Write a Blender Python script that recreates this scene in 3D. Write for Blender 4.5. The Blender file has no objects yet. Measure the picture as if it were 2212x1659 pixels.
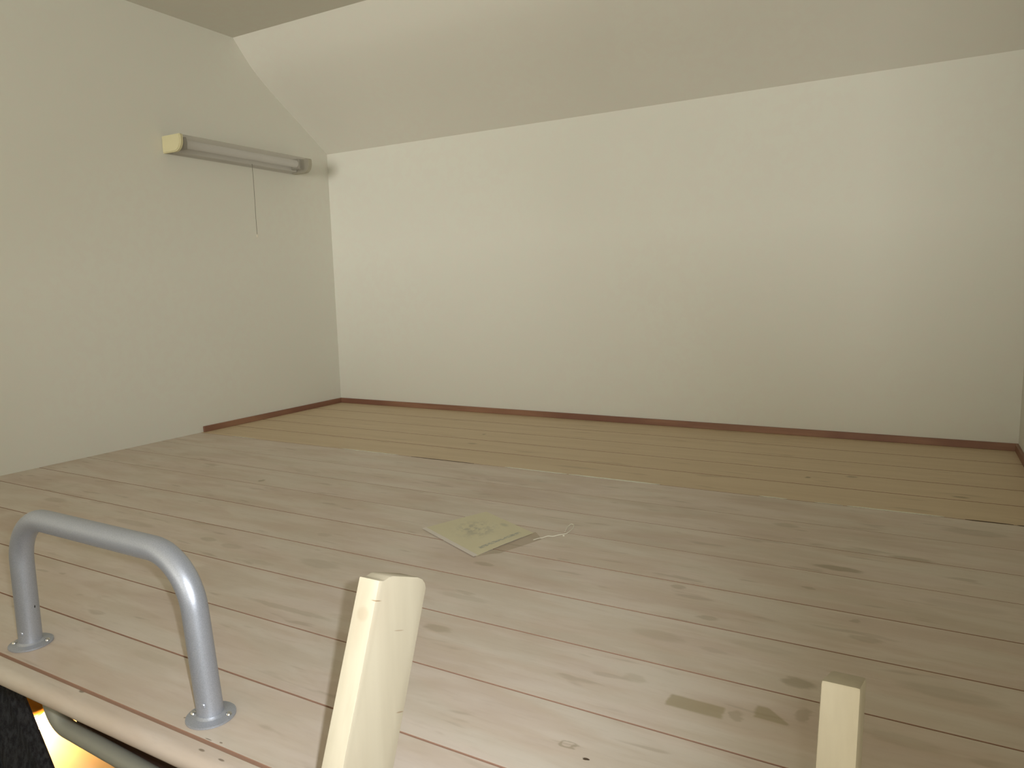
import bpy, bmesh, math, random
from mathutils import Vector, Matrix
C = bpy.context.scene.collection
SC = bpy.context.scene
random.seed(4)

# ------------------------------------------------------------------ camera
cam_d = bpy.data.cameras.new('camera')
cam = bpy.data.objects.new('camera', cam_d); C.objects.link(cam)
cam_d.sensor_fit = 'HORIZONTAL'; cam_d.sensor_width = 36.0
cam_d.lens = 1558.23 / 2212 * 36.0
cam_d.clip_start = 0.02; cam_d.clip_end = 60
f = Vector((-0.48785436, 0.86280787, -0.1325168)).normalized()
r = Vector((0.87190038, 0.48898745, -0.02609614)).normalized()
u = Vector((-0.04228309, 0.12827256, 0.99083717)).normalized()
M = Matrix(((r.x, u.x, -f.x, 0.0), (r.y, u.y, -f.y, 0.0), (r.z, u.z, -f.z, 0.5), (0, 0, 0, 1)))
cam.matrix_world = M
SC.camera = cam

# ------------------------------------------------------------------ world, lights, exposure
SC.view_settings.view_transform = 'Standard'
SC.view_settings.look = 'None'
SC.view_settings.gamma = 1.0
SC.view_settings.exposure = 0.09
SC.view_settings.use_curve_mapping = False
W = bpy.data.worlds.new('world'); SC.world = W; W.use_nodes = True
W.node_tree.nodes['Background'].inputs[0].default_value = (0.75, 0.83, 1.0, 1)
W.node_tree.nodes['Background'].inputs[1].default_value = 0.6

def lamp(name, kind, loc, power, color, **kw):
    d = bpy.data.lights.new(name, kind); d.energy = power; d.color = color
    for k, v in kw.items(): setattr(d, k, v)
    o = bpy.data.objects.new(name, d); C.objects.link(o); o.location = loc
    return o
def aim(o, target):
    o.rotation_euler = (Vector(target) - o.location).to_track_quat('-Z', 'Y').to_euler()

# lamps added as daylight at two made-up windows, behind and beside the photographer
day = lamp('added_daylight', 'AREA', (0.05, -6.35, 0.55), 228.0, (1.0, 0.99, 0.925), shape='RECTANGLE', size=3.0, size_y=1.6)
aim(day, (-0.3, 1.2, 0.45))
side = lamp('added_side_daylight', 'AREA', (2.55, -1.7, 0.55), 65.0, (1.0, 0.99, 0.925), shape='RECTANGLE', size=1.8, size_y=1.5)  # added to brighten the left wall; no such window is known
aim(side, (-2.2, 0.9, 0.6))
# the camera's own flash, just right of and above the lens
fl_pos = Vector((0, 0, 0.5)) + r * 0.027 + u * 0.012
flash = lamp('camera_flash', 'SPOT', fl_pos, 30.5, (0.88, 0.93, 1.0), shadow_soft_size=0.006, spot_size=math.radians(72), spot_blend=1.0)
aim(flash, fl_pos + f * 1.0 - r * 0.24 - u * 0.27)
# warm bulb of the wall lamp under the loft
bulb_light = lamp('wall_lamp_light', 'POINT', (-2.185, 1.012, -0.775), 13.0, (1.0, 0.50, 0.16), shadow_soft_size=0.02)

# ------------------------------------------------------------------ material helpers
class NT:
    def __init__(s, name):
        s.m = bpy.data.materials.new(name); s.m.use_nodes = True
        s.t = s.m.node_tree; s.b = s.t.nodes['Principled BSDF']; s.out = s.t.nodes['Material Output']
    def n(s, typ, **kw):
        x = s.t.nodes.new(typ)
        for k, v in kw.items():
            if k == 'i':
                for a, b in v.items(): x.inputs[a].default_value = b
            else: setattr(x, k, v)
        return x
    def l(s, a, b): s.t.links.new(a, b)
    def val(s, op, a, b=None, c=None, clamp=False):
        x = s.n('ShaderNodeMath', operation=op, use_clamp=clamp)
        for i, v in enumerate((a, b, c)):
            if v is None: continue
            if isinstance(v, (int, float)): x.inputs[i].default_value = v
            else: s.l(v, x.inputs[i])
        return x.outputs[0]
    def mix(s, fac, a, b, blend='MIX'):
        x = s.n('ShaderNodeMix', data_type='RGBA', blend_type=blend)
        for i, v in ((0, fac), (6, a), (7, b)):
            if isinstance(v, (int, float)): x.inputs[i].default_value = v
            elif isinstance(v, tuple): x.inputs[i].default_value = (*v, 1) if len(v) == 3 else v
            else: s.l(v, x.inputs[i])
        return x.outputs[2]
    def pos(s): return s.n('ShaderNodeNewGeometry').outputs['Position']
    def mapv(s, v, scale=(1, 1, 1), loc=(0, 0, 0)):
        x = s.n('ShaderNodeMapping'); x.inputs['Scale'].default_value = scale; x.inputs['Location'].default_value = loc
        s.l(v, x.inputs['Vector']); return x.outputs[0]
    def noise(s, v, scale, detail=3, rough=0.5, dist=0.0):
        x = s.n('ShaderNodeTexNoise'); x.inputs['Scale'].default_value = scale; x.inputs['Detail'].default_value = detail
        x.inputs['Roughness'].default_value = rough; x.inputs['Distortion'].default_value = dist
        s.l(v, x.inputs['Vector']); return x
    def ramp(s, v, a, b, lo=0.0, hi=1.0, smooth=True):
        x = s.n('ShaderNodeMapRange', interpolation_type='SMOOTHSTEP' if smooth else 'LINEAR')
        s.l(v, x.inputs[0])
        for i, k in ((1, a), (2, b), (3, lo), (4, hi)): x.inputs[i].default_value = k
        return x.outputs[0]
    def bump(s, h, strength, distance=0.001):
        x = s.n('ShaderNodeBump'); x.inputs['Strength'].default_value = strength; x.inputs['Distance'].default_value = distance
        s.l(h, x.inputs['Height']); s.l(x.outputs[0], s.b.inputs['Normal'])
    def spot(s, p, c, rad, inner=0.6):
        """soft ellipsoid mask around c with radii rad"""
        q = s.n('ShaderNodeVectorMath', operation='SUBTRACT'); s.l(p, q.inputs[0]); q.inputs[1].default_value = c
        w = s.n('ShaderNodeVectorMath', operation='MULTIPLY'); s.l(q.outputs[0], w.inputs[0]); w.inputs[1].default_value = tuple(1 / k for k in rad)
        le = s.n('ShaderNodeVectorMath', operation='LENGTH'); s.l(w.outputs[0], le.inputs[0])
        return s.ramp(le.outputs['Value'], 1.0, inner)
    def col(s, c):
        if isinstance(c, tuple): s.b.inputs['Base Color'].default_value = (*c, 1)
        else: s.l(c, s.b.inputs['Base Color'])
    def rough(s, v): s.b.inputs['Roughness'].default_value = v

def simple(name, c, rough=0.5, metal=0.0, var=0.06, scale=20.0):
    t = NT(name); p = t.n('ShaderNodeTexCoord').outputs['Object']
    nz = t.noise(p, scale, 3)
    t.col(t.mix(nz.outputs[0], tuple(k * (1 - var) for k in c), tuple(min(1, k * (1 + var)) for k in c)))
    t.rough(rough); t.b.inputs['Metallic'].default_value = metal
    return t.m

# wallpaper: embossed cream vinyl
def wallpaper(name, c, blot=0.008):
    t = NT(name); p = t.pos()
    big = t.noise(p, 2.3, 2)
    c1 = tuple(k * (1 - blot) for k in c); c2 = tuple(k * (1 + blot) for k in c)
    base = t.mix(t.ramp(big.outputs[0], 0.35, 0.65), c1, c2)
    mot = t.noise(p, 34, 3)
    base = t.mix(t.ramp(mot.outputs[0], 0.4, 0.6), base, (c[0] * 1.005, c[1] * 0.985, c[2] * 0.99))
    t.col(base); t.rough(0.85); t.b.inputs['Specular IOR Level'].default_value = 0.25
    a = t.noise(p, 330, 2); b = t.noise(t.mapv(p, (1, 1, 3)), 120, 3)
    h = t.val('ADD', t.val('MULTIPLY', a.outputs[0], 0.5), b.outputs[0])
    t.bump(h, 0.12, 0.0004)
    return t.m
M_wall = wallpaper('cream_wallpaper', (0.745, 0.735, 0.650))
M_ceil = wallpaper('cream_ceiling_paper', (0.735, 0.715, 0.630))

# painted planks: thin whitewash over pine, worn through in patches
STAINS = [(-0.1045, 1.3212, 0.0437, 0.0127, 1.0), (0.0076, 1.4223, 0.0394, 0.0131, 0.7), (-0.2569, 1.0349, 0.0169, 0.0091, 0.6), (-0.0612, 1.1193, 0.0091, 0.008, 0.6), (-0.0458, 1.0671, 0.0228, 0.0116, 0.5), (-0.1659, 0.8024, 0.0086, 0.013, 0.6), (-0.112, 0.9071, 0.0212, 0.0145, 0.9), (-0.0974, 0.8372, 0.0097, 0.0192, 0.6), (-0.2984, 0.8256, 0.018, 0.0115, 0.35), (-0.6057, 0.8263, 0.0268, 0.011, 0.6), (-0.6756, 1.0721, 0.0214, 0.0095, 0.6), (-0.3295, 1.1254, 0.0138, 0.0109, 0.55), (-0.3081, 0.9495, 0.0434, 0.016, 0.35), (-0.862, 0.7739, 0.1041, 0.0074, 0.45), (-0.9529, 0.9398, 0.0509, 0.0189, 0.4), (-1.1838, 0.9324, 0.0305, 0.0129, 0.4), (-1.2629, 0.9397, 0.0238, 0.0114, 0.45), (-1.5105, 0.9389, 0.0737, 0.0144, 0.4), (-1.5328, 1.3199, 0.0106, 0.0138, 0.9), (-1.8758, 0.9677, 0.0445, 0.0179, 0.4), (-1.4073, 0.6877, 0.0194, 0.0052, 0.5), (-1.3541, 0.6961, 0.0115, 0.0039, 0.5), (-0.1398, 1.2131, 0.009, 0.0058, 0.6), (-0.2186, 1.5206, 0.0268, 0.015, 0.5), (0.0772, 1.2423, 0.0591, 0.0183, 0.25), (0.0509, 0.9604, 0.0606, 0.017, 0.4), (0.0042, 0.8359, 0.0429, 0.0135, 0.3), (-0.9152, 0.5764, 0.0484, 0.0124, 0.2), (-0.6312, 0.9345, 0.0528, 0.0105, 0.3), (-0.2268, 0.9408, 0.0184, 0.0089, 0.3), (-1.0623, 0.8952, 0.0362, 0.0099, 0.3), (-0.866, 1.1877, 0.0093, 0.0121, 0.4), (0.1091, 1.6267, 0.0609, 0.0244, 0.5), (-0.075, 1.4287, 0.0344, 0.0127, 0.35), (-0.1665, 0.978, 0.0477, 0.0131, 0.2), (-1.7542, 1.0012, 0.0284, 0.0097, 0.3), (-1.0613, 1.065, 0.019, 0.0108, 0.3)]
KNOTS = [(-0.1317, 1.9769, 0.0181, 0.0130, 0.7), (-0.23, 1.9288, 0.0077, 0.011, 0.9), (0.1002, 1.8848, 0.0223, 0.0100, 0.8), (-1.2512, 1.9391, 0.0231, 0.013, 0.6), (-1.2945, 2.0818, 0.0093, 0.0116, 0.7), (-0.8057, 1.7884, 0.0974, 0.0149, 0.3)]

def edge_pos(t, p, amt=0.012):
    nz = t.noise(t.mapv(p, (1.0, 2.0, 1.0)), 42, 3)
    d = t.n('ShaderNodeVectorMath', operation='SUBTRACT'); t.l(nz.outputs['Color'], d.inputs[0]); d.inputs[1].default_value = (0.5, 0.5, 0.5)
    e = t.n('ShaderNodeVectorMath', operation='MULTIPLY'); t.l(d.outputs[0], e.inputs[0]); e.inputs[1].default_value = (amt * 2, amt * 0.7, 0)
    a = t.n('ShaderNodeVectorMath', operation='ADD'); t.l(p, a.inputs[0]); t.l(e.outputs[0], a.inputs[1])
    return a.outputs[0]

def paint_mat():
    t = NT('whitewashed_pine'); p = t.pos()
    rnd = t.n('ShaderNodeObjectInfo').outputs['Random']
    off = t.n('ShaderNodeCombineXYZ'); t.l(t.val('MULTIPLY', rnd, 17.0), off.inputs[0]); t.l(t.val('MULTIPLY', rnd, 5.0), off.inputs[2])
    ad = t.n('ShaderNodeVectorMath', operation='ADD'); t.l(p, ad.inputs[0]); t.l(off.outputs[0], ad.inputs[1]); q = ad.outputs[0]
    streak = t.noise(t.mapv(q, (4.2, 22, 1)), 1.0, 4, 0.6, 0.3)
    patch = t.noise(t.mapv(q, (3.2, 9, 1)), 1.0, 3, 0.55, 0.4)
    hue = t.noise(t.mapv(q, (5, 14, 1), (3, 7, 1)), 1.0, 2)
    fine = t.noise(t.mapv(q, (22, 190, 1)), 1.0, 3)
    c = t.mix(t.ramp(streak.outputs[0], 0.36, 0.64), (0.625, 0.520, 0.418), (0.700, 0.610, 0.518))
    c = t.mix(t.val('MULTIPLY', t.ramp(patch.outputs[0], 0.52, 0.68), 0.45), c, (0.53, 0.422, 0.325))
    c = t.mix(t.val('MULTIPLY', t.ramp(hue.outputs[0], 0.45, 0.62), 0.30), c, (0.64, 0.60, 0.50))
    c = t.mix(t.val('MULTIPLY', t.ramp(hue.outputs[0], 0.50, 0.36), 0.30), c, (0.64, 0.535, 0.465))
    c = t.mix(t.val('MULTIPLY', t.ramp(fine.outputs[0], 0.5, 0.72), 0.10), c, (0.40, 0.31, 0.22))
    # short darker flecks where the grain shows
    fl = t.noise(t.mapv(q, (9, 46, 1), (11, 3, 0)), 1.0, 2, 0.5, 0.2)
    c = t.mix(t.val('MULTIPLY', t.ramp(fl.outputs[0], 0.63, 0.74), 0.42), c, (0.38, 0.305, 0.215))
    e = edge_pos(t, p)
    acc = None
    for (x, y, rx, ry, s) in STAINS:
        k = t.val('MULTIPLY', t.spot(e, (x, y, 0), (rx * 1.15, ry * 1.05, 1), 0.55), s * 0.62)
        acc = k if acc is None else t.val('MAXIMUM', acc, k)
    c = t.mix(acc, c, (0.290, 0.232, 0.128))
    # broad bare spots with sharper ends, on the board by the right stile
    w = t.n('ShaderNodeSeparateXYZ'); t.l(edge_pos(t, p, 0.004), w.inputs[0])
    def rect(x0, x1, y0, y1, soft=0.0025):
        a = t.val('MULTIPLY', t.ramp(w.outputs[0], x0 - soft, x0 + soft), t.ramp(w.outputs[0], x1 + soft, x1 - soft))
        b = t.val('MULTIPLY', t.ramp(w.outputs[1], y0 - soft, y0 + soft), t.ramp(w.outputs[1], y1 + soft, y1 - soft))
        return t.val('MULTIPLY', a, b)
    a = t.val('MAXIMUM', rect(-0.246, -0.180, 0.787, 0.812), t.val('MULTIPLY', rect(-0.148, -0.110, 0.808, 0.834), t.ramp(t.val('ADD', w.outputs[1], t.val('MULTIPLY', w.outputs[0], 0.9)), 0.7150, 0.7110)))
    c = t.mix(t.val('MULTIPLY', a, 0.60), c, (0.315, 0.255, 0.125))
    # ring-shaped scuff and a chipped hole
    ring = t.val('MULTIPLY', t.spot(e, (-0.3178, 0.664, 0), (0.0125, 0.0075, 1), 0.75), t.ramp(t.spot(e, (-0.3178, 0.665, 0), (0.0095, 0.0052, 1), 0.7), 1.0, 0.0))
    c = t.mix(t.val('MULTIPLY', ring, 0.6), c, (0.33, 0.27, 0.18))
    c = t.mix(t.spot(e, (-0.2919, 0.6516, 0), (0.0042, 0.0026, 1), 0.6), c, (0.08, 0.05, 0.03))
    # chipped varnish by the rail foot and on the rounded edge
    for (x, y, rx, ry) in ((-0.7463, 0.5024, 0.0016, 0.0016), (-0.684, 0.4872, 0.007, 0.0010), (-0.6658, 0.4895, 0.003, 0.0014), (-0.674, 0.4705, 0.006, 0.0022), (-0.640, 0.4690, 0.006, 0.0018), (-0.9178, 0.4790, 0.006, 0.0032)):
        c = t.mix(t.val('MULTIPLY', t.spot(p, (x, y, 0), (rx, ry, 0.02), 0.5), 0.75), c, (0.17, 0.12, 0.07))
    t.col(c)
    t.b.inputs['Roughness'].default_value = 0.42
    t.l(t.ramp(patch.outputs[0], 0.3, 0.7, 0.36, 0.52), t.b.inputs['Roughness'])
    t.b.inputs['Specular IOR Level'].default_value = 0.4
    t.bump(t.val('ADD', streak.outputs[0], t.val('MULTIPLY', fine.outputs[0], 0.4)), 0.10, 0.0006)
    return t.m
M_paint = paint_mat()

def bare_mat():
    t = NT('bare_pine'); p = t.pos()
    rnd = t.n('ShaderNodeObjectInfo').outputs['Random']
    off = t.n('ShaderNodeCombineXYZ'); t.l(t.val('MULTIPLY', rnd, 13.0), off.inputs[0])
    ad = t.n('ShaderNodeVectorMath', operation='ADD'); t.l(p, ad.inputs[0]); t.l(off.outputs[0], ad.inputs[1]); q = ad.outputs[0]
    st = t.noise(t.mapv(q, (1.6, 30, 1)), 1.0, 4, 0.6, 0.3)
    fl = t.noise(t.mapv(q, (6, 36, 1), (2, 9, 0)), 1.0, 2, 0.5, 0.2)
    c = t.mix(t.ramp(st.outputs[0], 0.35, 0.65), (0.625, 0.495, 0.325), (0.665, 0.535, 0.360))
    c = t.mix(t.val('MULTIPLY', t.ramp(fl.outputs[0], 0.62, 0.74), 0.35), c, (0.33, 0.235, 0.12))
    e = edge_pos(t, p, 0.008)
    acc = None
    for (x, y, rx, ry, s) in KNOTS:
        k = t.val('MULTIPLY', t.spot(e, (x, y, 0), (rx, ry, 1), 0.4), s * 0.8)
        acc = k if acc is None else t.val('MAXIMUM', acc, k)
    c = t.mix(acc, c, (0.25, 0.19, 0.095))
    t.col(c); t.rough(0.5); t.b.inputs['Specular IOR Level'].default_value = 0.35
    t.bump(st.outputs[0], 0.08, 0.0004)
    return t.m
M_bare = bare_mat()
M_joint = simple('reddish_joint_wood', (0.36, 0.215, 0.145), 0.8)

def trim_mat():
    t = NT('red_brown_trim'); p = t.pos()
    n1 = t.noise(t.mapv(p, (4, 4, 60)), 1.0, 4, 0.6)
    n2 = t.noise(p, 3.0, 2)
    c = t.mix(t.ramp(n1.outputs[0], 0.35, 0.65), (0.260, 0.130, 0.078), (0.325, 0.170, 0.102))
    c = t.mix(t.ramp(n2.outputs[0], 0.4, 0.65), c, (0.225, 0.102, 0.066))
    t.col(c); t.rough(0.5); return t.m
M_trim = trim_mat()

def metal_mat():
    t = NT('silver_painted_steel'); p = t.pos()
    n1 = t.noise(p, 900, 2)
    c = t.mix(t.ramp(n1.outputs[0], 0.3, 0.7), (0.40, 0.425, 0.48), (0.48, 0.505, 0.565))
    e = edge_pos(t, p, 0.0012)
    for (x, y, z, rx, ry, rz) in ((-0.7430, 0.5275, 0.1705, 0.0028, 0.004, 0.0050), (-0.7080, 0.518, 0.1320, 0.0012, 0.0014, 0.0060), (-0.7075, 0.519, 0.1440, 0.0012, 0.0014, 0.0018), (-1.1021, 0.5237, 0.0590, 0.0014, 0.0014, 0.0032), (-1.1035, 0.5215, 0.0760, 0.0010, 0.0010, 0.0014), (-0.7520, 0.512, 0.2080, 0.0010, 0.006, 0.0012), (-0.9010, 0.510, 0.2000, 0.0012, 0.006, 0.0010)):
        c = t.mix(t.spot(e, (x, y, z), (rx, ry, rz), 0.6), c, (0.035, 0.035, 0.035))
    t.col(c); t.b.inputs['Metallic'].default_value = 0.55; t.rough(0.42)
    t.b.inputs['Specular IOR Level'].default_value = 0.5
    t.bump(n1.outputs[0], 0.12, 0.0003)
    return t.m
M_steel = metal_mat()
M_screw = simple('bright_screw_steel', (0.62, 0.62, 0.60), 0.22, 0.9)

def stile_mat():
    t = NT('pale_ladder_wood'); p = t.pos()
    g = t.noise(t.mapv(p, (60, 30, 2.2)), 1.0, 4, 0.55, 0.2)
    b = t.noise(p, 9, 2)
    c = t.mix(t.ramp(g.outputs[0], 0.3, 0.7), (0.530, 0.465, 0.335), (0.590, 0.525, 0.385))
    c = t.mix(t.val('MULTIPLY', t.ramp(b.outputs[0], 0.5, 0.7), 0.35), c, (0.51, 0.42, 0.30))
    # coordinates along the leaning stile: across its depth and along its length
    sp = t.n('ShaderNodeSeparateXYZ'); t.l(p, sp.inputs[0]); sn_, cn_ = math.sin(0.38867), math.cos(0.38867)
    dd = t.val('SUBTRACT', t.val('MULTIPLY', sp.outputs[1], cn_), t.val('MULTIPLY', sp.outputs[2], sn_))
    ll = t.val('ADD', t.val('MULTIPLY', sp.outputs[1], sn_), t.val('MULTIPLY', sp.outputs[2], cn_))
    cb = t.n('ShaderNodeCombineXYZ'); t.l(sp.outputs[0], cb.inputs[0]); t.l(dd, cb.inputs[1]); t.l(ll, cb.inputs[2])
    for (x, y, z, rx, rd, rl, s_) in ((-0.4012, 0.4600, 0.2327, 0.006, 0.0085, 0.0007, 0.85), (-0.4012, 0.4883, 0.1928, 0.01, 0.0090, 0.0007, 0.5), (-0.4012, 0.4839, 0.1154, 0.01, 0.0070, 0.0009, 0.7), (-0.412, 0.452, 0.222, 0.008, 0.02, 0.008, 0.22)):
        c = t.mix(t.val('MULTIPLY', t.spot(cb.outputs[0], (x, y*cn_-z*sn_, y*sn_+z*cn_), (rx, rd, rl), 0.5), s_), c, (0.30, 0.19, 0.10))
    t.col(c); t.rough(0.48); t.bump(g.outputs[0], 0.12, 0.0004)
    return t.m
M_stile = stile_mat()

# ------------------------------------------------------------------ mesh helpers
def link(name, bm, mat, parent=None, smooth=False, loc=None):
    me = bpy.data.meshes.new(name); bm.normal_update(); bm.to_mesh(me); bm.free()
    if mat: me.materials.append(mat)
    o = bpy.data.objects.new(name, me); C.objects.link(o)
    if parent: o.parent = parent
    if loc: o.location = loc
    if smooth:
        for p_ in me.polygons: p_.use_smooth = True
        try: me.set_sharp_from_angle(angle=math.radians(40))
        except Exception: pass
    return o
def box(bm, x0, x1, y0, y1, z0, z1, bevel=0.0, segs=1):
    ret = bmesh.ops.create_cube(bm, size=1.0, matrix=Matrix.Translation(((x0+x1)/2, (y0+y1)/2, (z0+z1)/2)) @ Matrix.Diagonal((x1-x0, y1-y0, z1-z0, 1)))
    if bevel:
        es = list({e for v in ret['verts'] for e in v.link_edges})
        bmesh.ops.bevel(bm, geom=es, offset=bevel, segments=segs, affect='EDGES', profile=0.5)
def prism(bm, prof, axis, a, b):
    """extrude closed 2D profile from a to b along axis ('x': prof=(y,z); 'y': prof=(x,z))"""
    def P(q, t): return (t, q[0], q[1]) if axis == 'x' else (q[0], t, q[1])
    A = [bm.verts.new(P(q, a)) for q in prof]; B = [bm.verts.new(P(q, b)) for q in prof]
    n = len(prof)
    for i in range(n): bm.faces.new((A[i], A[(i+1) % n], B[(i+1) % n], B[i]))
    bm.faces.new(list(reversed(A))); bm.faces.new(B)
    bmesh.ops.recalc_face_normals(bm, faces=bm.faces[:])
def tube(bm, pts, rad, seg=24, cap=True):
    pts = [Vector(p_) for p_ in pts]; rings = []
    tprev = (pts[1]-pts[0]).normalized()
    nrm = tprev.orthogonal().normalized()
    for i, p_ in enumerate(pts):
        t = ((pts[min(i+1, len(pts)-1)] - pts[max(i-1, 0)])).normalized()
        q = tprev.rotation_difference(t); nrm = (q @ nrm); nrm = (nrm - t*nrm.dot(t)).normalized(); tprev = t
        bi = t.cross(nrm)
        rr = rad(i) if callable(rad) else rad
        rings.append([bm.verts.new(p_ + (nrm*math.cos(2*math.pi*k/seg) + bi*math.sin(2*math.pi*k/seg))*rr) for k in range(seg)])
    for a, b in zip(rings, rings[1:]):
        for k in range(seg): bm.faces.new((a[k], a[(k+1) % seg], b[(k+1) % seg], b[k]))
    if cap: bm.faces.new(list(reversed(rings[0]))); bm.faces.new(rings[-1])
def lathe(bm, prof, seg=32, mat=Matrix()):
    """prof: (radius, height) pairs about z"""
    rings = []
    for (ra, h) in prof:
        if ra < 1e-6: rings.append([bm.verts.new(mat @ Vector((0, 0, h)))])
        else: rings.append([bm.verts.new(mat @ Vector((ra*math.cos(2*math.pi*k/seg), ra*math.sin(2*math.pi*k/seg), h))) for k in range(seg)])
    for a, b in zip(rings, rings[1:]):
        for k in range(seg):
            k2 = (k+1) % seg
            va = [a[0]] if len(a) == 1 else [a[k], a[k2]]
            vb = [b[0]] if len(b) == 1 else [b[k2], b[k]]
            if len(va) + len(vb) >= 3: bm.faces.new(va + vb)
    bmesh.ops.recalc_face_normals(bm, faces=bm.faces[:])
def struct(name, bm, mat, **k):
    o = link(name, bm, mat, **k); o['kind'] = 'structure'; return o
def tag(o, label, cat, group=None):
    o['label'] = label; o['category'] = cat
    if group: o['group'] = group
    return o
def empty(name, loc):
    o = bpy.data.objects.new(name, None); C.objects.link(o); o.location = loc; o.empty_display_size = 0.05; return o
def rel(o, parent):
    """parent keeping the world place"""
    o.parent = parent; o.matrix_parent_inverse = Matrix.Translation(-parent.location); return o

# ------------------------------------------------------------------ room shell
XL, XR, D = -2.2906, 0.2630, 2.4583
H1, HC = 1.0979, 1.4570
YF, ZL = -6.5, -2.1
T = 0.1
b = bmesh.new(); box(b, XL-T, XL, YF-T, D+T, ZL-T, 1.7); struct('wall_left', b, M_wall)
XR2 = 2.6
b = bmesh.new(); box(b, XR, XR+T, 0.38, D+T, ZL-T, 1.7); box(b, XR+T, XR2, 0.38, 0.45, ZL-T, 1.7); struct('wall_right', b, M_wall)
b = bmesh.new(); box(b, XR2, XR2+T, YF-T, 0.38, ZL-T, 1.7); struct('wall_far_right', b, M_wall)
b = bmesh.new(); box(b, XL, XR, D, D+T, ZL-T, 1.7); struct('wall_back', b, M_wall)
# unseen wall behind the photographer, opened for an added window
wx0, wx1, wz0, wz1 = -1.45, 1.55, -0.25, 1.35
b = bmesh.new()
box(b, XL, wx0, YF-T, YF, ZL-T, 1.7); box(b, wx1, XR2, YF-T, YF, ZL-T, 1.7)
box(b, wx0, wx1, YF-T, YF, ZL-T, wz0); box(b, wx0, wx1, YF-T, YF, wz1, 1.7)
struct('wall_front', b, M_wall)
b = bmesh.new(); box(b, XL, XR2, -0.9, -0.75, ZL, 0.33); struct('added_shade_partition', b, M_wall)  # unseen, added to keep daylight off the near loft edge and stiles
M_alu = simple('added_frame_aluminium', (0.5, 0.5, 0.5), 0.4, 0.6)
b = bmesh.new()
for (x0, x1, z0, z1) in ((wx0, wx0+.04, wz0, wz1), (wx1-.04, wx1, wz0, wz1), (wx0+.04, wx1-.04, wz0, wz0+.04), (wx0+.04, wx1-.04, wz1-.04, wz1), (0.03, 0.07, wz0+.04, wz1-.04)):
    box(b, x0, x1, YF-.07, YF-.03, z0, z1)
struct('added_window_1', b, M_alu)  # unseen frame added around the main daylight lamp
b = bmesh.new()
for (y0, y1, z0, z1) in ((-2.64, -2.60, -0.24, 1.34), (-0.80, -0.76, -0.24, 1.34), (-2.60, -0.80, -0.24, -0.20), (-2.60, -0.80, 1.30, 1.34), (-1.72, -1.68, -0.20, 1.30)):
    box(b, XR2-0.04, XR2-0.001, y0, y1, z0, z1)
struct('added_window_2', b, M_alu)  # unseen frame added to go with the side daylight lamp
# ceiling: flat part, then folded down to the back wall
b = bmesh.new(); box(b, XL, XR, 0.38, 1.9913, HC, 1.62); box(b, XL, XR2, YF, 0.38, HC, 1.62); struct('ceiling', b, M_ceil)
ctl = [(1.9913, HC), (2.075, 1.3640), (2.18, 1.2840), (2.31, 1.1985), (D, H1)]
def spl(P, n=5):
    out = []
    for i in range(len(P)-1):
        p0, p1, p2, p3 = P[max(i-1, 0)], P[i], P[i+1], P[min(i+2, len(P)-1)]
        for k in range(n):
            w_ = k/n; out.append(tuple(0.5*((2*p1[c])+(-p0[c]+p2[c])*w_+(2*p0[c]-5*p1[c]+4*p2[c]-p3[c])*w_*w_+(-p0[c]+3*p1[c]-3*p2[c]+p3[c])*w_**3) for c in (0, 1)))
    return out+[P[-1]]
b = bmesh.new(); prism(b, spl(ctl) + [(D, 1.62), (1.9913, 1.62)], 'x', XL, XR); struct('ceiling_slope', b, M_ceil, smooth=True)
# floor of the main room below
b = bmesh.new(); box(b, XL, XR2, YF, D, ZL-T, ZL); o = struct('floor_lower', b, simple('brown_lower_floor', (0.62, 0.50, 0.36), 0.5))

# loft floor: slab, then one object per board
SEAM = [2.4583, 2.2823, 2.1376, 1.9965, 1.8574, 1.71, 1.5509, 1.416, 1.288, 1.1449, 1.0085, 0.8725, 0.7317, 0.5981, 0.4829]
GAP = [0, .0032, .0032, .0032, .0034, .0020, .0009, .0012, .0009, .0017, .0021, .0020, .0020, .0024, .0042]
b = bmesh.new(); box(b, XL, XR, 0.476, D, -0.034, -0.0165)
floor = struct('floor', b, simple('slab_plasterboard', (0.33, 0.26, 0.2), 0.9))
b = bmesh.new(); box(b, XL, XR, 0.474, D, -0.0165, -0.0016); link('joint_bed', b, M_joint, floor)['kind'] = 'stuff'
for i in range(14):
    y1, y0 = SEAM[i], SEAM[i+1]
    g1 = GAP[i]/2; g0 = GAP[i+1]/2
    y1 -= g1; y0 += g0
    dz = random.uniform(-0.00008, 0.00008)
    bv = 0.0004
    z0 = -0.0015; pr_ = [(y0, z0), (y0, dz-bv), (y0+bv, dz), (y1-bv, dz), (y1, dz-bv), (y1, z0)]
    b = bmesh.new(); prism(b, pr_, 'x', XL+0.0005, XR-0.0005)
    for fa in b.faces:
        fa.material_index = 1 if abs(fa.normal.y) > 0.4 else 0
    o = link('plank', b, M_bare if i < 5 else M_paint, floor); o.data.materials.append(M_joint)
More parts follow.
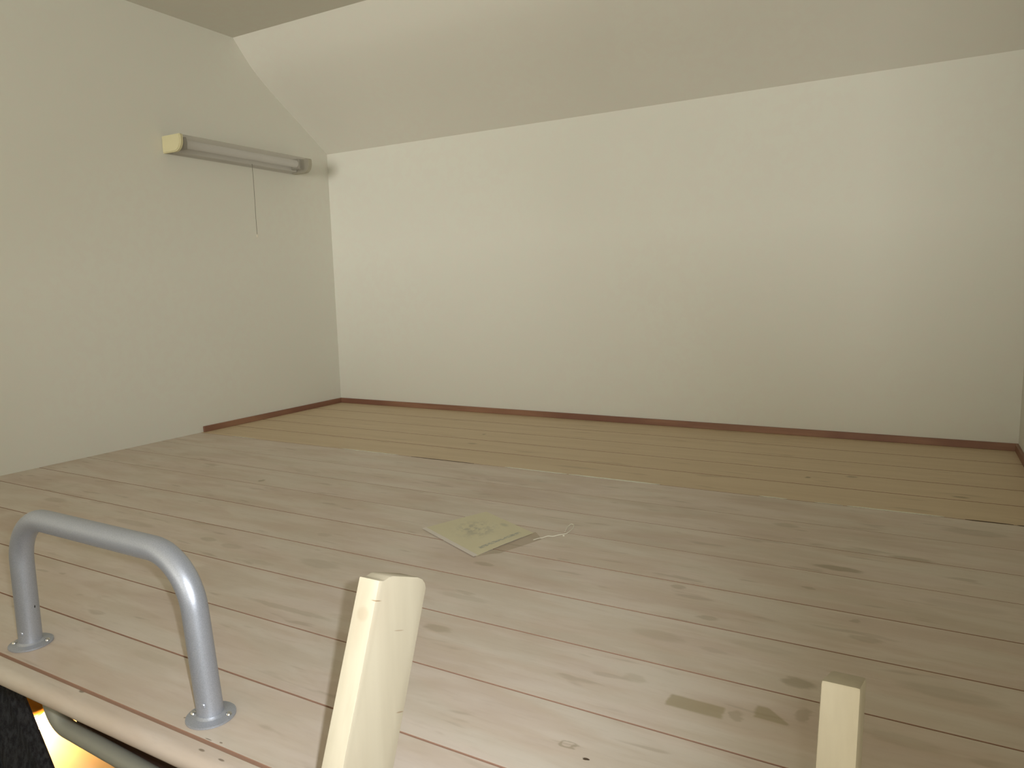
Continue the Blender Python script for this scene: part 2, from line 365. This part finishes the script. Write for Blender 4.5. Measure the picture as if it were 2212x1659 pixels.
# runs of white paint left along the tape line between painted and bare boards, and the dark open joint
M_white = simple('white_paint', (0.83, 0.84, 0.72), 0.5)
M_dark = simple('dark_gap', (0.10, 0.06, 0.035), 0.9)
def strip(name, x0, x1, y, wid, mat, z):
    b = bmesh.new(); n = max(6, int((x1-x0)/0.012)); top = []; bot = []
    for k in range(n+1):
        x = x0+(x1-x0)*k/n; w = wid*(0.35+0.65*math.sin(math.pi*min(1, max(0, k/n)))**0.5 if 0 < k < n else 0.15)*random.uniform(0.75, 1.15)
        yy = y + random.uniform(-.0006, .0006)
        top.append((x, yy+w/2)); bot.append((x, yy-w/2))
    vs = [[b.verts.new((x, yy, zz)) for (x, yy) in row] for row in (top, bot) for zz in (z, z+0.0006)]
    for k in range(n):
        for A, B in ((vs[1], vs[3]), (vs[0], vs[1]), (vs[3], vs[2])):
            b.faces.new((A[k], A[k+1], B[k+1], B[k]))
    bmesh.ops.recalc_face_normals(b, faces=b.faces[:])
    return link(name, b, mat, floor)
for x0, x1, w in ((-2.12, -2.0, .002), (-1.60, -1.375, .0042), (-0.998, -0.805, .0045), (-0.800, -0.549, .0062), (-0.309, -0.247, .004), (-0.188, -0.13, .0018), (-0.121, 0.064, .0048)):
    strip('paint_bead', x0, x1, 1.7108, w, M_white, 0.0002)
for x0, x1, w in ((-1.325, -1.10, .0042), (0.101, 0.184, .0048), (0.190, 0.215, .004)):
    strip('open_joint', x0, x1, 1.7095, w, M_dark, 0.0001)

# rounded edge board of the loft (its groove shows behind it)
pf = [(0.4809, -0.0015), (0.4809, -0.0012), (0.4795, 0.0), (0.4680, 0.0)]
for k in range(1, 9):
    a = k/8*math.pi/2; pf.append((0.4680-0.0145*math.sin(a), -0.0125*(1-math.cos(a))))
pf += [(0.4538, -0.0160), (0.4550, -0.0190), (0.4580, -0.0212), (0.474, -0.0215), (0.474, -0.0015)]
b = bmesh.new(); prism(b, pf, 'x', XL+0.0005, XR-0.0005)
struct('trim_1', b, M_paint, smooth=True)

# baseboards (narrow red-brown strip)
BB = 0.0215; BT = 0.008
b = bmesh.new(); box(b, XL, XR, D-BT, D, 0.0, BB, 0.001); struct('baseboard_back', b, M_trim)
b = bmesh.new(); box(b, XL, XL+BT, 1.722, D-BT, 0.0, BB, 0.001); struct('baseboard_left', b, M_trim)
b = bmesh.new(); box(b, XR-BT, XR, 1.722, D-BT, 0.0, BB, 0.001); struct('baseboard_right', b, M_trim)

# ------------------------------------------------------------------ grab rail on the loft edge
def bend_path(P, rad, n=10):
    P = [Vector(q) for q in P]; out = [P[0]]
    for i in range(1, len(P)-1):
        a = (P[i-1]-P[i]).normalized(); c = (P[i+1]-P[i]).normalized()
        ang = a.angle(c); d = rad/math.tan(ang/2)
        s = P[i]+a*d; e = P[i]+c*d; bis = (a+c).normalized(); cen = P[i]+bis*(rad/math.sin(ang/2))
        v0 = s-cen; v1 = e-cen; th = v0.angle(v1)
        for k in range(n+1):
            w_ = k/n; out.append(cen + v0*(math.sin((1-w_)*th)/math.sin(th)) + v1*(math.sin(w_*th)/math.sin(th)))
    out.append(P[-1]); return out
RA = Vector((-1.1177, 0.5205, 0)); RB = Vector((-0.7200, 0.5190, 0)); RH = 0.1966
TR = 0.0152
rail = tag(empty('grab_rail', ((RA.x+RB.x)/2, 0.52, 0)), 'silver painted steel tube grab rail bolted to the loft floor edge', 'handrail')
path = bend_path([RA+Vector((0, 0, .002)), RA+Vector((0.0033, 0, RH)), RB+Vector((-0.019, 0, RH)), RB+Vector((0, 0, .002))], 0.072, 14)
b = bmesh.new(); tube(b, path, TR, 32); rel(link('tube', b, M_steel, smooth=True), rail)
for ci, c in enumerate((RA, RB)):
    b = bmesh.new()
    lathe(b, [(0, 0.0003), (0.0285, 0.0003), (0.0285, 0.0024), (0.0275, 0.0030), (TR+0.003, 0.0032), (TR+0.0018, 0.0042), (TR, 0.0065), (0, 0.0065)], 40, Matrix.Translation(c))
    fl = rel(link('base_flange', b, M_steel, smooth=True), rail)
    for k, a in enumerate((205, 25, 115)):
        a = math.radians(a + (0 if ci else 14)); q = c + Vector((math.cos(a)*0.0222, math.sin(a)*0.0222, 0.0031))
        b = bmesh.new(); lathe(b, [(0, 0.0030), (0.0016, 0.0028), (0.0032, 0.0018), (0.0038, 0.0), (0, -0.0005)], 14, Matrix.Translation(q))
        s = link('screw', b, M_screw, smooth=True); s.parent = fl
    # raised rivet low on the tube
    b = bmesh.new(); q = c + Vector((0.0055, -TR*0.90, 0.022))
    lathe(b, [(0, 0.0016), (0.0022, 0.0012), (0.0032, 0), (0, -0.002)], 12, Matrix.Translation(q) @ Matrix.Rotation(math.radians(90), 4, 'X') @ Matrix.Rotation(math.radians(18), 4, 'Y'))
    rel(link('rivet', b, M_steel, smooth=True), rail)

# ------------------------------------------------------------------ wooden ladder
ladder = tag(empty('loft_ladder', (-0.22, 0.30, -0.15)), 'pale cream wooden ladder leaning on the loft edge, its stile tops showing', 'ladder')
tl = 0.38867; sn, cn = math.sin(tl), math.cos(tl)
TY, TZ = 0.465, 0.2494
SW, SD = 0.0228, 0.0745
def stile(x0, prof_top, bev):
    # prof_top: (depth, extra length) along the top; l runs down
    Lg = (TZ - ZL)/cn - 0.03
    pts = list(prof_top) + [(SD, -Lg), (0, -Lg)]
    b = bmesh.new(); A = []; B = []
    for (d, l) in pts:
        y = TY + cn*d + sn*l; z = TZ - sn*d + cn*l
        A.append(b.verts.new((x0, y, z))); B.append(b.verts.new((x0+SW, y, z)))
    n = len(pts)
    for i in range(n): b.faces.new((A[i], A[(i+1) % n], B[(i+1) % n], B[i]))
    b.faces.new(list(reversed(A))); b.faces.new(B)
    bmesh.ops.recalc_face_normals(b, faces=b.faces[:])
    bmesh.ops.bevel(b, geom=[e for e in b.edges if len(e.link_faces) == 2 and e.calc_face_angle(0) > 0.9], offset=bev, segments=2, affect='EDGES', profile=0.6)
    return rel(link('stile', b, M_stile, smooth=True), ladder)
tops = [(0, 0.0), (0.006, 0.0), (0.010, 0.0012), (0.014, 0.0034), (0.019, 0.0046), (0.058, 0.0046), (0.066, 0.0030), (0.0715, -0.0005), (SD, -0.0050)]
stile(-0.4240, tops, 0.0016)
stile(-0.0442, [(0, 0.0), (SD, 0.0)], 0.0022)
for k in range(7):
    l = -0.42 - k*0.29
    b = bmesh.new()
    cy = TY + sn*l; cz = TZ + cn*l
    prism(b, [(cy+0.004, cz-0.012), (cy+0.078, cz-0.012), (cy+0.078, cz+0.010), (cy+0.010, cz+0.010), (cy+0.004, cz+0.004)], 'x', -0.4240+SW-0.003, -0.0442+0.003)
    rel(link('rung', b, M_stile), ladder)

# ------------------------------------------------------------------ fluorescent wall light
FY0, FY1, FZ0, FZ1 = 1.654, 2.2650, 0.9885, 1.0440
FP = 0.094
def lens_prof(p, z0, z1, r1=0.008, r2=0.034, n=7):
    pr_ = [(0, z1)]
    for k in range(n+1):
        a = k/n*math.pi/2; pr_.append((p-r1+r1*math.sin(a), z1-r1+r1*math.cos(a)))
    for k in range(n+1):
        a = k/n*math.pi/2; pr_.append((p-r2+r2*math.cos(a), z0+r2-r2*math.sin(a)))
    pr_.append((0, z0)); return pr_
M_cap = simple('cream_plastic', (0.66, 0.60, 0.37), 0.5)
M_body = simple('white_enamel', (0.80, 0.79, 0.75), 0.4)
M_tube = simple('fluorescent_tube_glass', (0.78, 0.78, 0.76), 0.25)
M_hold = simple('grey_tube_holder', (0.28, 0.27, 0.22), 0.5)
def cover_mat():
    t = NT('ribbed_clear_cover'); t.t.nodes.remove(t.b)
    p = t.pos()
    tr = t.n('ShaderNodeBsdfTransparent', i={'Color': (0.93, 0.92, 0.91, 1)})
    df = t.n('ShaderNodeBsdfTranslucent', i={'Color': (0.85, 0.83, 0.80, 1)})
    d2 = t.n('ShaderNodeBsdfDiffuse', i={'Color': (0.74, 0.70, 0.67, 1)})
    gl = t.n('ShaderNodeBsdfGlossy', i={'Roughness': 0.25, 'Color': (0.8, 0.8, 0.8, 1)})
    wv = t.n('ShaderNodeTexWave', wave_type='BANDS', bands_direction='Z', i={'Scale': 260.0})
    t.l(p, wv.inputs['Vector'])
    bp = t.n('ShaderNodeBump', i={'Strength': 0.5, 'Distance': 0.0005}); t.l(wv.outputs['Fac'], bp.inputs['Height'])
    for x in (gl, d2): t.l(bp.outputs[0], x.inputs['Normal'])
    m0 = t.n('ShaderNodeMixShader', i={0: 0.55}); t.l(df.outputs[0], m0.inputs[1]); t.l(d2.outputs[0], m0.inputs[2])
    m1 = t.n('ShaderNodeMixShader', i={0: 0.30}); t.l(tr.outputs[0], m1.inputs[1]); t.l(m0.outputs[0], m1.inputs[2])
    m2 = t.n('ShaderNodeMixShader', i={0: 0.06}); t.l(m1.outputs[0], m2.inputs[1]); t.l(gl.outputs[0], m2.inputs[2])
    t.l(m2.outputs[0], t.out.inputs[0]); return t.m
fix = tag(empty('wall_light', (XL, (FY0+FY1)/2, FZ0)), 'unlit fluorescent batten light high on the left wall with cream end cap and clear cover', 'lamp')
def place(bm, name, mat, smooth=True): return rel(link(name, bm, mat, smooth=smooth), fix)
def xz(pr_): return [(XL+0.0003+q[0], q[1]) for q in pr_]
b = bmesh.new(); prism(b, xz(lens_prof(FP+0.002, FZ0-0.0005, FZ1+0.001)), 'y', FY0, FY0+0.012)
bmesh.ops.bevel(b, geom=[e for e in b.edges if all(abs(v.co.y-FY0) < 1e-5 for v in e.verts)], offset=0.003, segments=3, affect='EDGES')
place(b, 'end_cap', M_cap)['label'] = 'cream plastic end cap nearest the viewer'
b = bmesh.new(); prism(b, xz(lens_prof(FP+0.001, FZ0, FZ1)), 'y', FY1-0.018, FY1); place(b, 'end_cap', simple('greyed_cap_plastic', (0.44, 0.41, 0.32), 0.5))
b = bmesh.new()
outer = lens_prof(FP, FZ0, FZ1); inner = lens_prof(FP-0.0015, FZ0+0.0015, FZ1-0.0015)
vo = [[b.verts.new((XL+0.0003+q[0], yy, q[1])) for q in outer] for yy in (FY0+0.0122, FY1-0.0182)]
vi = [[b.verts.new((XL+0.0003+q[0], yy, q[1])) for q in inner] for yy in (FY0+0.0122, FY1-0.0182)]
for i in range(len(outer)-1):
    b.faces.new((vo[0][i], vo[0][i+1], vo[1][i+1], vo[1][i]))
bmesh.ops.recalc_face_normals(b, faces=b.faces[:])
for v in [v for row in vi for v in row]: b.verts.remove(v)
cov = place(b, 'clear_cover', cover_mat()); 
b = bmesh.new(); box(b, XL+0.0005, XL+0.030, FY0+0.014, FY1-0.02, FZ0+0.006, FZ1-0.004, 0.002); place(b, 'reflector_base', M_body, False)
b = bmesh.new(); tube(b, [(XL+0.060, FY0+0.045, FZ0+0.031), (XL+0.060, FY1-0.055, FZ0+0.031)], 0.0150, 24); place(b, 'fluorescent_tube', M_tube)
for yy in (FY0+0.030, FY1-0.054):
    b = bmesh.new(); box(b, XL+0.030, XL+0.076, yy, yy+0.014, FZ0+0.010, FZ1-0.004, 0.003); place(b, 'tube_holder', M_hold, False)
# pull cord
cx_, cy_ = XL+0.0587, 1.988
b = bmesh.new(); tube(b, [(cx_, cy_, FZ0+0.002), (cx_-0.0006, cy_+0.001, FZ0-0.10), (cx_+0.0004, cy_-0.001, FZ0-0.20), (cx_, cy_, FZ0-0.262)], 0.00085, 8)
place(b, 'pull_cord', simple('dark_pull_cord', (0.17, 0.16, 0.12), 0.8))
b = bmesh.new(); lathe(b, [(0, 0), (0.0018, -0.001), (0.0026, -0.009), (0.0020, -0.012), (0, -0.013)], 12, Matrix.Translation((cx_, cy_, FZ0-0.260)))
place(b, 'cord_knob', simple('cream_knob', (0.70, 0.62, 0.50), 0.5))

# ------------------------------------------------------------------ paper packet on the floor with its string
def paper_mat():
    t = NT('printed_paper'); uv = t.n('ShaderNodeUVMap').outputs[0]
    nz = t.noise(uv, 9, 4, 0.7); n2 = t.noise(t.mapv(uv, (17, 40, 1)), 1.0, 2)
    base = t.mix(t.noise(uv, 3, 2).outputs[0], (0.64, 0.58, 0.375), (0.71, 0.665, 0.465))
    pic = t.val('MULTIPLY', t.spot(uv, (0.50, 0.42, 0), (0.40, 0.36, 1), 0.1), t.ramp(nz.outputs[0], 0.42, 0.62))
    base = t.mix(t.val('MULTIPLY', pic, 0.60), base, (0.30, 0.29, 0.235))
    pic2 = t.spot(uv, (0.88, 0.55, 0), (0.06, 0.10, 1), 0.3)
    base = t.mix(t.val('MULTIPLY', pic2, 0.35), base, (0.30, 0.33, 0.26))
    s = t.n('ShaderNodeSeparateXYZ'); t.l(uv, s.inputs[0])
    row = t.val('MULTIPLY', t.val('MULTIPLY', t.ramp(s.outputs[1], 0.845, 0.865), t.ramp(s.outputs[1], 0.915, 0.895)), t.val('MULTIPLY', t.ramp(s.outputs[0], 0.16, 0.18), t.ramp(s.outputs[0], 0.88, 0.86)))
    row = t.val('MULTIPLY', row, t.ramp(n2.outputs[0], 0.40, 0.50))
    base = t.mix(t.val('MULTIPLY', row, 0.62), base, (0.24, 0.27, 0.26))
    t.col(base); t.rough(0.45); return t.m
PA, PT_, PR, PB = Vector((-0.8936, 1.1846, 0)), Vector((-0.8323, 1.3378, 0)), Vector((-0.6700, 1.2571, 0)), Vector((-0.7083, 1.0972, 0))
packet = tag(empty('paper_packet', ((PA+PR)*0.5)), 'yellowish printed square card in a thin clear sleeve lying on the painted boards', 'paper')
def sheet(pts, z, thick, name, mat, lift, n=8):
    A, Tt, R_, B = pts
    bm = bmesh.new(); uvl = bm.loops.layers.uv.new('UVMap'); top = {}; bot = {}
    for i in range(n+1):
        for j in range(n+1):
            uu, vv = i/n, j/n
            q = A*(1-uu)*(1-vv) + Tt*uu*(1-vv) + B*(1-uu)*vv + R_*uu*vv
            h = z + lift(uu, vv)
            top[i, j] = bm.verts.new((q.x, q.y, h+thick)); bot[i, j] = bm.verts.new((q.x, q.y, h))
    def fc(vs, uvs):
        fa = bm.faces.new(vs)
        for lp, w_ in zip(fa.loops, uvs): lp[uvl].uv = w_
    for i in range(n):
        for j in range(n):
            k = [(i, j), (i+1, j), (i+1, j+1), (i, j+1)]; uvs = [(a/n, c/n) for a, c in k]
            fc([top[q] for q in k], uvs); fc([bot[q] for q in reversed(k)], list(reversed(uvs)))
    for i in range(n):
        for j in (0, n): fc([top[i, j], top[i+1, j], bot[i+1, j], bot[i, j]], [(i/n, j/n)]*4)
        for j in (0, n): fc([top[j, i], top[j, i+1], bot[j, i+1], bot[j, i]], [(j/n, i/n)]*4)
    bmesh.ops.recalc_face_normals(bm, faces=bm.faces[:])
    return rel(link(name, bm, mat, smooth=True), packet)
sheet((PA, PT_, PR, PB), 0.0004, 0.0007, 'printed_card', paper_mat(), lambda a, c: 0.0010*math.sin(math.pi*a)*(0.4+c))
M_edge = simple('pinkish_white_card_edge', (0.72, 0.66, 0.58), 0.4)
eA = (PT_-PA).normalized()*0.012; eB = (PR-PB).normalized()*0.012
b = None
sheet((PA - eA*0.35, PA + eA*0.5, PB + eB*0.35, PB - eB*0.5), 0.0013, 0.0006, 'sealed_edge', M_edge, lambda a, c: 0.0016*math.sin(math.pi*0.05), 4)['label'] = 'pinkish white folded edge'
def sleeve_mat():
    t = NT('thin_clear_plastic'); t.t.nodes.remove(t.b)
    tr = t.n('ShaderNodeBsdfTransparent', i={'Color': (0.97, 0.96, 0.94, 1)}); gl = t.n('ShaderNodeBsdfGlossy', i={'Roughness': 0.2})
    df = t.n('ShaderNodeBsdfDiffuse', i={'Color': (0.62, 0.54, 0.42, 1)})
    m0 = t.n('ShaderNodeMixShader', i={0: 0.10}); t.l(tr.outputs[0], m0.inputs[1]); t.l(df.outputs[0], m0.inputs[2])
    m1 = t.n('ShaderNodeMixShader', i={0: 0.04}); t.l(m0.outputs[0], m1.inputs[1]); t.l(gl.outputs[0], m1.inputs[2])
    t.l(m1.outputs[0], t.out.inputs[0]); return t.m
sheet((PB + Vector((0.004, 0.001, 0)), PR + Vector((0.001, 0.008, 0)), Vector((-0.6380, 1.2311, 0)), Vector((-0.6752, 1.1300, 0))), 0.0004, 0.0002, 'clear_flap', sleeve_mat(), lambda a, c: 0.0012*math.sin(math.pi*c)+0.0005*math.sin(6*a), 6)
STR = [(-0.6500, 1.2190, 0.0), (-0.6410, 1.2330, 0.0), (-0.6345, 1.2470, 0.0), (-0.6234, 1.2545, 0.0), (-0.6126, 1.2686, 0.0), (-0.6050, 1.2860, 0.0), (-0.6075, 1.3150, 0.0), (-0.6145, 1.3345, 0.0), (-0.6205, 1.3360, 0.0), (-0.6215, 1.3220, 0.0), (-0.6160, 1.3000, 0.0), (-0.6120, 1.2850, 0.0)]
def catmull(P, n=6):
    P = [Vector(q) for q in P]; out = []
    for i in range(len(P)-1):
        p0 = P[max(i-1, 0)]; p1 = P[i]; p2 = P[i+1]; p3 = P[min(i+2, len(P)-1)]
        for k in range(n):
            t = k/n; out.append(0.5*((2*p1)+(-p0+p2)*t+(2*p0-5*p1+4*p2-p3)*t*t+(-p0+3*p1-3*p2+p3)*t**3))
    out.append(P[-1]); return out
b = bmesh.new(); tube(b, [q+Vector((0, 0, 0.0016+0.0010*math.sin(i*0.35)**2)) for i, q in enumerate(catmull(STR))], 0.0007, 8)
rel(link('string', b, simple('white_cotton_string', (0.86, 0.84, 0.70), 0.7), smooth=True), packet)
b = bmesh.new(); bmesh.ops.create_icosphere(b, subdivisions=2, radius=0.0014, matrix=Matrix.Translation((-0.6058, 1.2660, 0.0016)) @ Matrix.Diagonal((1.6, 1, 0.8, 1)))
rel(link('string_knot', b, simple('white_knot', (0.86, 0.84, 0.70), 0.7), smooth=True), packet)

# ------------------------------------------------------------------ below the loft edge
# pipe that the ladder hooks over, bent up at its left end into the loft's underside
hook = tag(empty('hook_rail', (-0.6, 0.560, -0.034)), 'dim grey steel pipe running just under the rounded loft edge', 'rail')
M_pipe = simple('dull_grey_pipe', (0.40, 0.40, 0.33), 0.5, 0.1)
pth = bend_path([(-1.162, 0.560, -0.035), (-1.162, 0.560, -0.158), (0.16, 0.560, -0.228), (0.16, 0.560, -0.035)], 0.044, 12)
b = bmesh.new(); tube(b, pth, 0.0130, 24); rel(link('pipe', b, M_pipe, smooth=True), hook)
for x in (-1.162, 0.16):
    b = bmesh.new(); lathe(b, [(0, 0), (0.026, 0), (0.026, -0.003), (0.018, -0.005), (0, -0.005)], 24, Matrix.Translation((x, 0.560, -0.0342)))
    rel(link('pipe_flange', b, M_pipe, smooth=True), hook)
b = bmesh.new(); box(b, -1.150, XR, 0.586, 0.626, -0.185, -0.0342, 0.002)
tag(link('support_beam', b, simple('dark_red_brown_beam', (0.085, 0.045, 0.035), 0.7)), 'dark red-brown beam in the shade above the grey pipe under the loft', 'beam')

# wall lamp below the loft, on the left wall
wl = tag(empty('bracket_lamp', (XL, 1.008, -0.67)), 'lit warm lamp with amber cup on the wall under the loft, lower left corner', 'lamp')
LX, LY = -2.200, 1.012
b = bmesh.new()
lathe(b, [(0, 0.045), (0.012, 0.045), (0.020, 0.036), (0.027, 0.018), (0.029, 0.0), (0.026, -0.014), (0.018, -0.022), (0.016, -0.022), (0.023, -0.012), (0.026, 0.0), (0, 0.030)], 28, Matrix.Translation((LX, LY, -0.672)) @ Matrix.Scale(1.15, 4))
amb = NT('amber_cup'); amb.col((0.62, 0.36, 0.06)); amb.rough(0.25); amb.b.inputs['Transmission Weight'].default_value = 0.0
rel(link('amber_cup', b, amb.m, smooth=True), wl)
b = bmesh.new(); tube(b, [(XL+0.001, LY, -0.642), (LX, LY, -0.642), (LX, LY, -0.629)], 0.006, 12); rel(link('bracket_arm', b, M_dark, smooth=True), wl)
b = bmesh.new(); lathe(b, [(0, 0.028), (0.010, 0.026), (0.013, 0.010), (0.024, -0.012), (0.027, -0.028), (0.020, -0.046), (0, -0.054)], 24, Matrix.Translation((LX, LY, -0.692)))
bm_ = NT('lit_bulb'); bm_.b.inputs['Emission Color'].default_value = (1.0, 0.78, 0.42, 1); bm_.b.inputs['Emission Strength'].default_value = 9.0; bm_.col((0.9, 0.85, 0.7))
rel(link('bulb', b, bm_.m, smooth=True), wl)

# dark cloth hanging under the loft in the corner of the view
def cloth_mat():
    t = NT('charcoal_cloth'); p = t.pos()
    a = t.noise(t.mapv(p, (160, 160, 22)), 1.0, 3); c2 = t.noise(p, 500, 2)
    c = t.mix(t.ramp(a.outputs[0], 0.35, 0.7), (0.020, 0.022, 0.026), (0.058, 0.062, 0.070))
    c = t.mix(t.val('MULTIPLY', t.ramp(c2.outputs[0], 0.5, 0.7), 0.3), c, (0.10, 0.10, 0.11))
    t.col(c); t.rough(0.95); t.bump(a.outputs[0], 0.4, 0.002); return t.m
b = bmesh.new(); nx, nz = 40, 24; grid = []
for j in range(nz+1):
    z = -0.325 - j/nz*1.0
    s_ = (-z-0.325)/0.2
    edge = -1.770 + 0.092*min(2.4, max(-0.2, (-z-0.340)/0.165))
    row = []
    for i in range(nx+1):
        q = i/nx; x = -2.26 + (edge+2.26)*q
        y = 0.750 + 0.020*math.sin(q*26 + 0.6*math.sin(j*0.3)) * (0.4+0.6*j/nz) + 0.010*math.sin(q*61+1) - 0.03*(1-q)
        if q > 0.93: y += 0.03*((q-0.93)/0.07)**2
        row.append((x, y, z))
    grid.append(row)
F1 = [[b.verts.new(q) for q in row] for row in grid]; F2 = [[b.verts.new((q[0]-0.002, q[1]+0.006, q[2])) for q in row] for row in grid]
for j in range(nz):
    for i in range(nx):
        b.faces.new((F1[j][i], F1[j][i+1], F1[j+1][i+1], F1[j+1][i])); b.faces.new((F2[j][i], F2[j+1][i], F2[j+1][i+1], F2[j][i+1]))
    b.faces.new((F1[j][nx], F2[j][nx], F2[j+1][nx], F1[j+1][nx])); b.faces.new((F1[j][0], F1[j+1][0], F2[j+1][0], F2[j][0]))
for i in range(nx):
    b.faces.new((F1[0][i], F2[0][i], F2[0][i+1], F1[0][i+1])); b.faces.new((F1[nz][i], F1[nz][i+1], F2[nz][i+1], F2[nz][i]))
bmesh.ops.recalc_face_normals(b, faces=b.faces[:])
cl = tag(empty('hanging_cloth', (-2.0, 0.75, -0.325)), 'charcoal black cloth hanging in folds under the loft edge at lower left', 'cloth')
rel(link('cloth_panel', b, cloth_mat(), smooth=True), cl)
b = bmesh.new(); tube(b, [(XL+0.001, 0.745, -0.318), (-1.66, 0.745, -0.318)], 0.006, 12)
rel(link('hanging_rod', b, M_dark, smooth=True), cl)
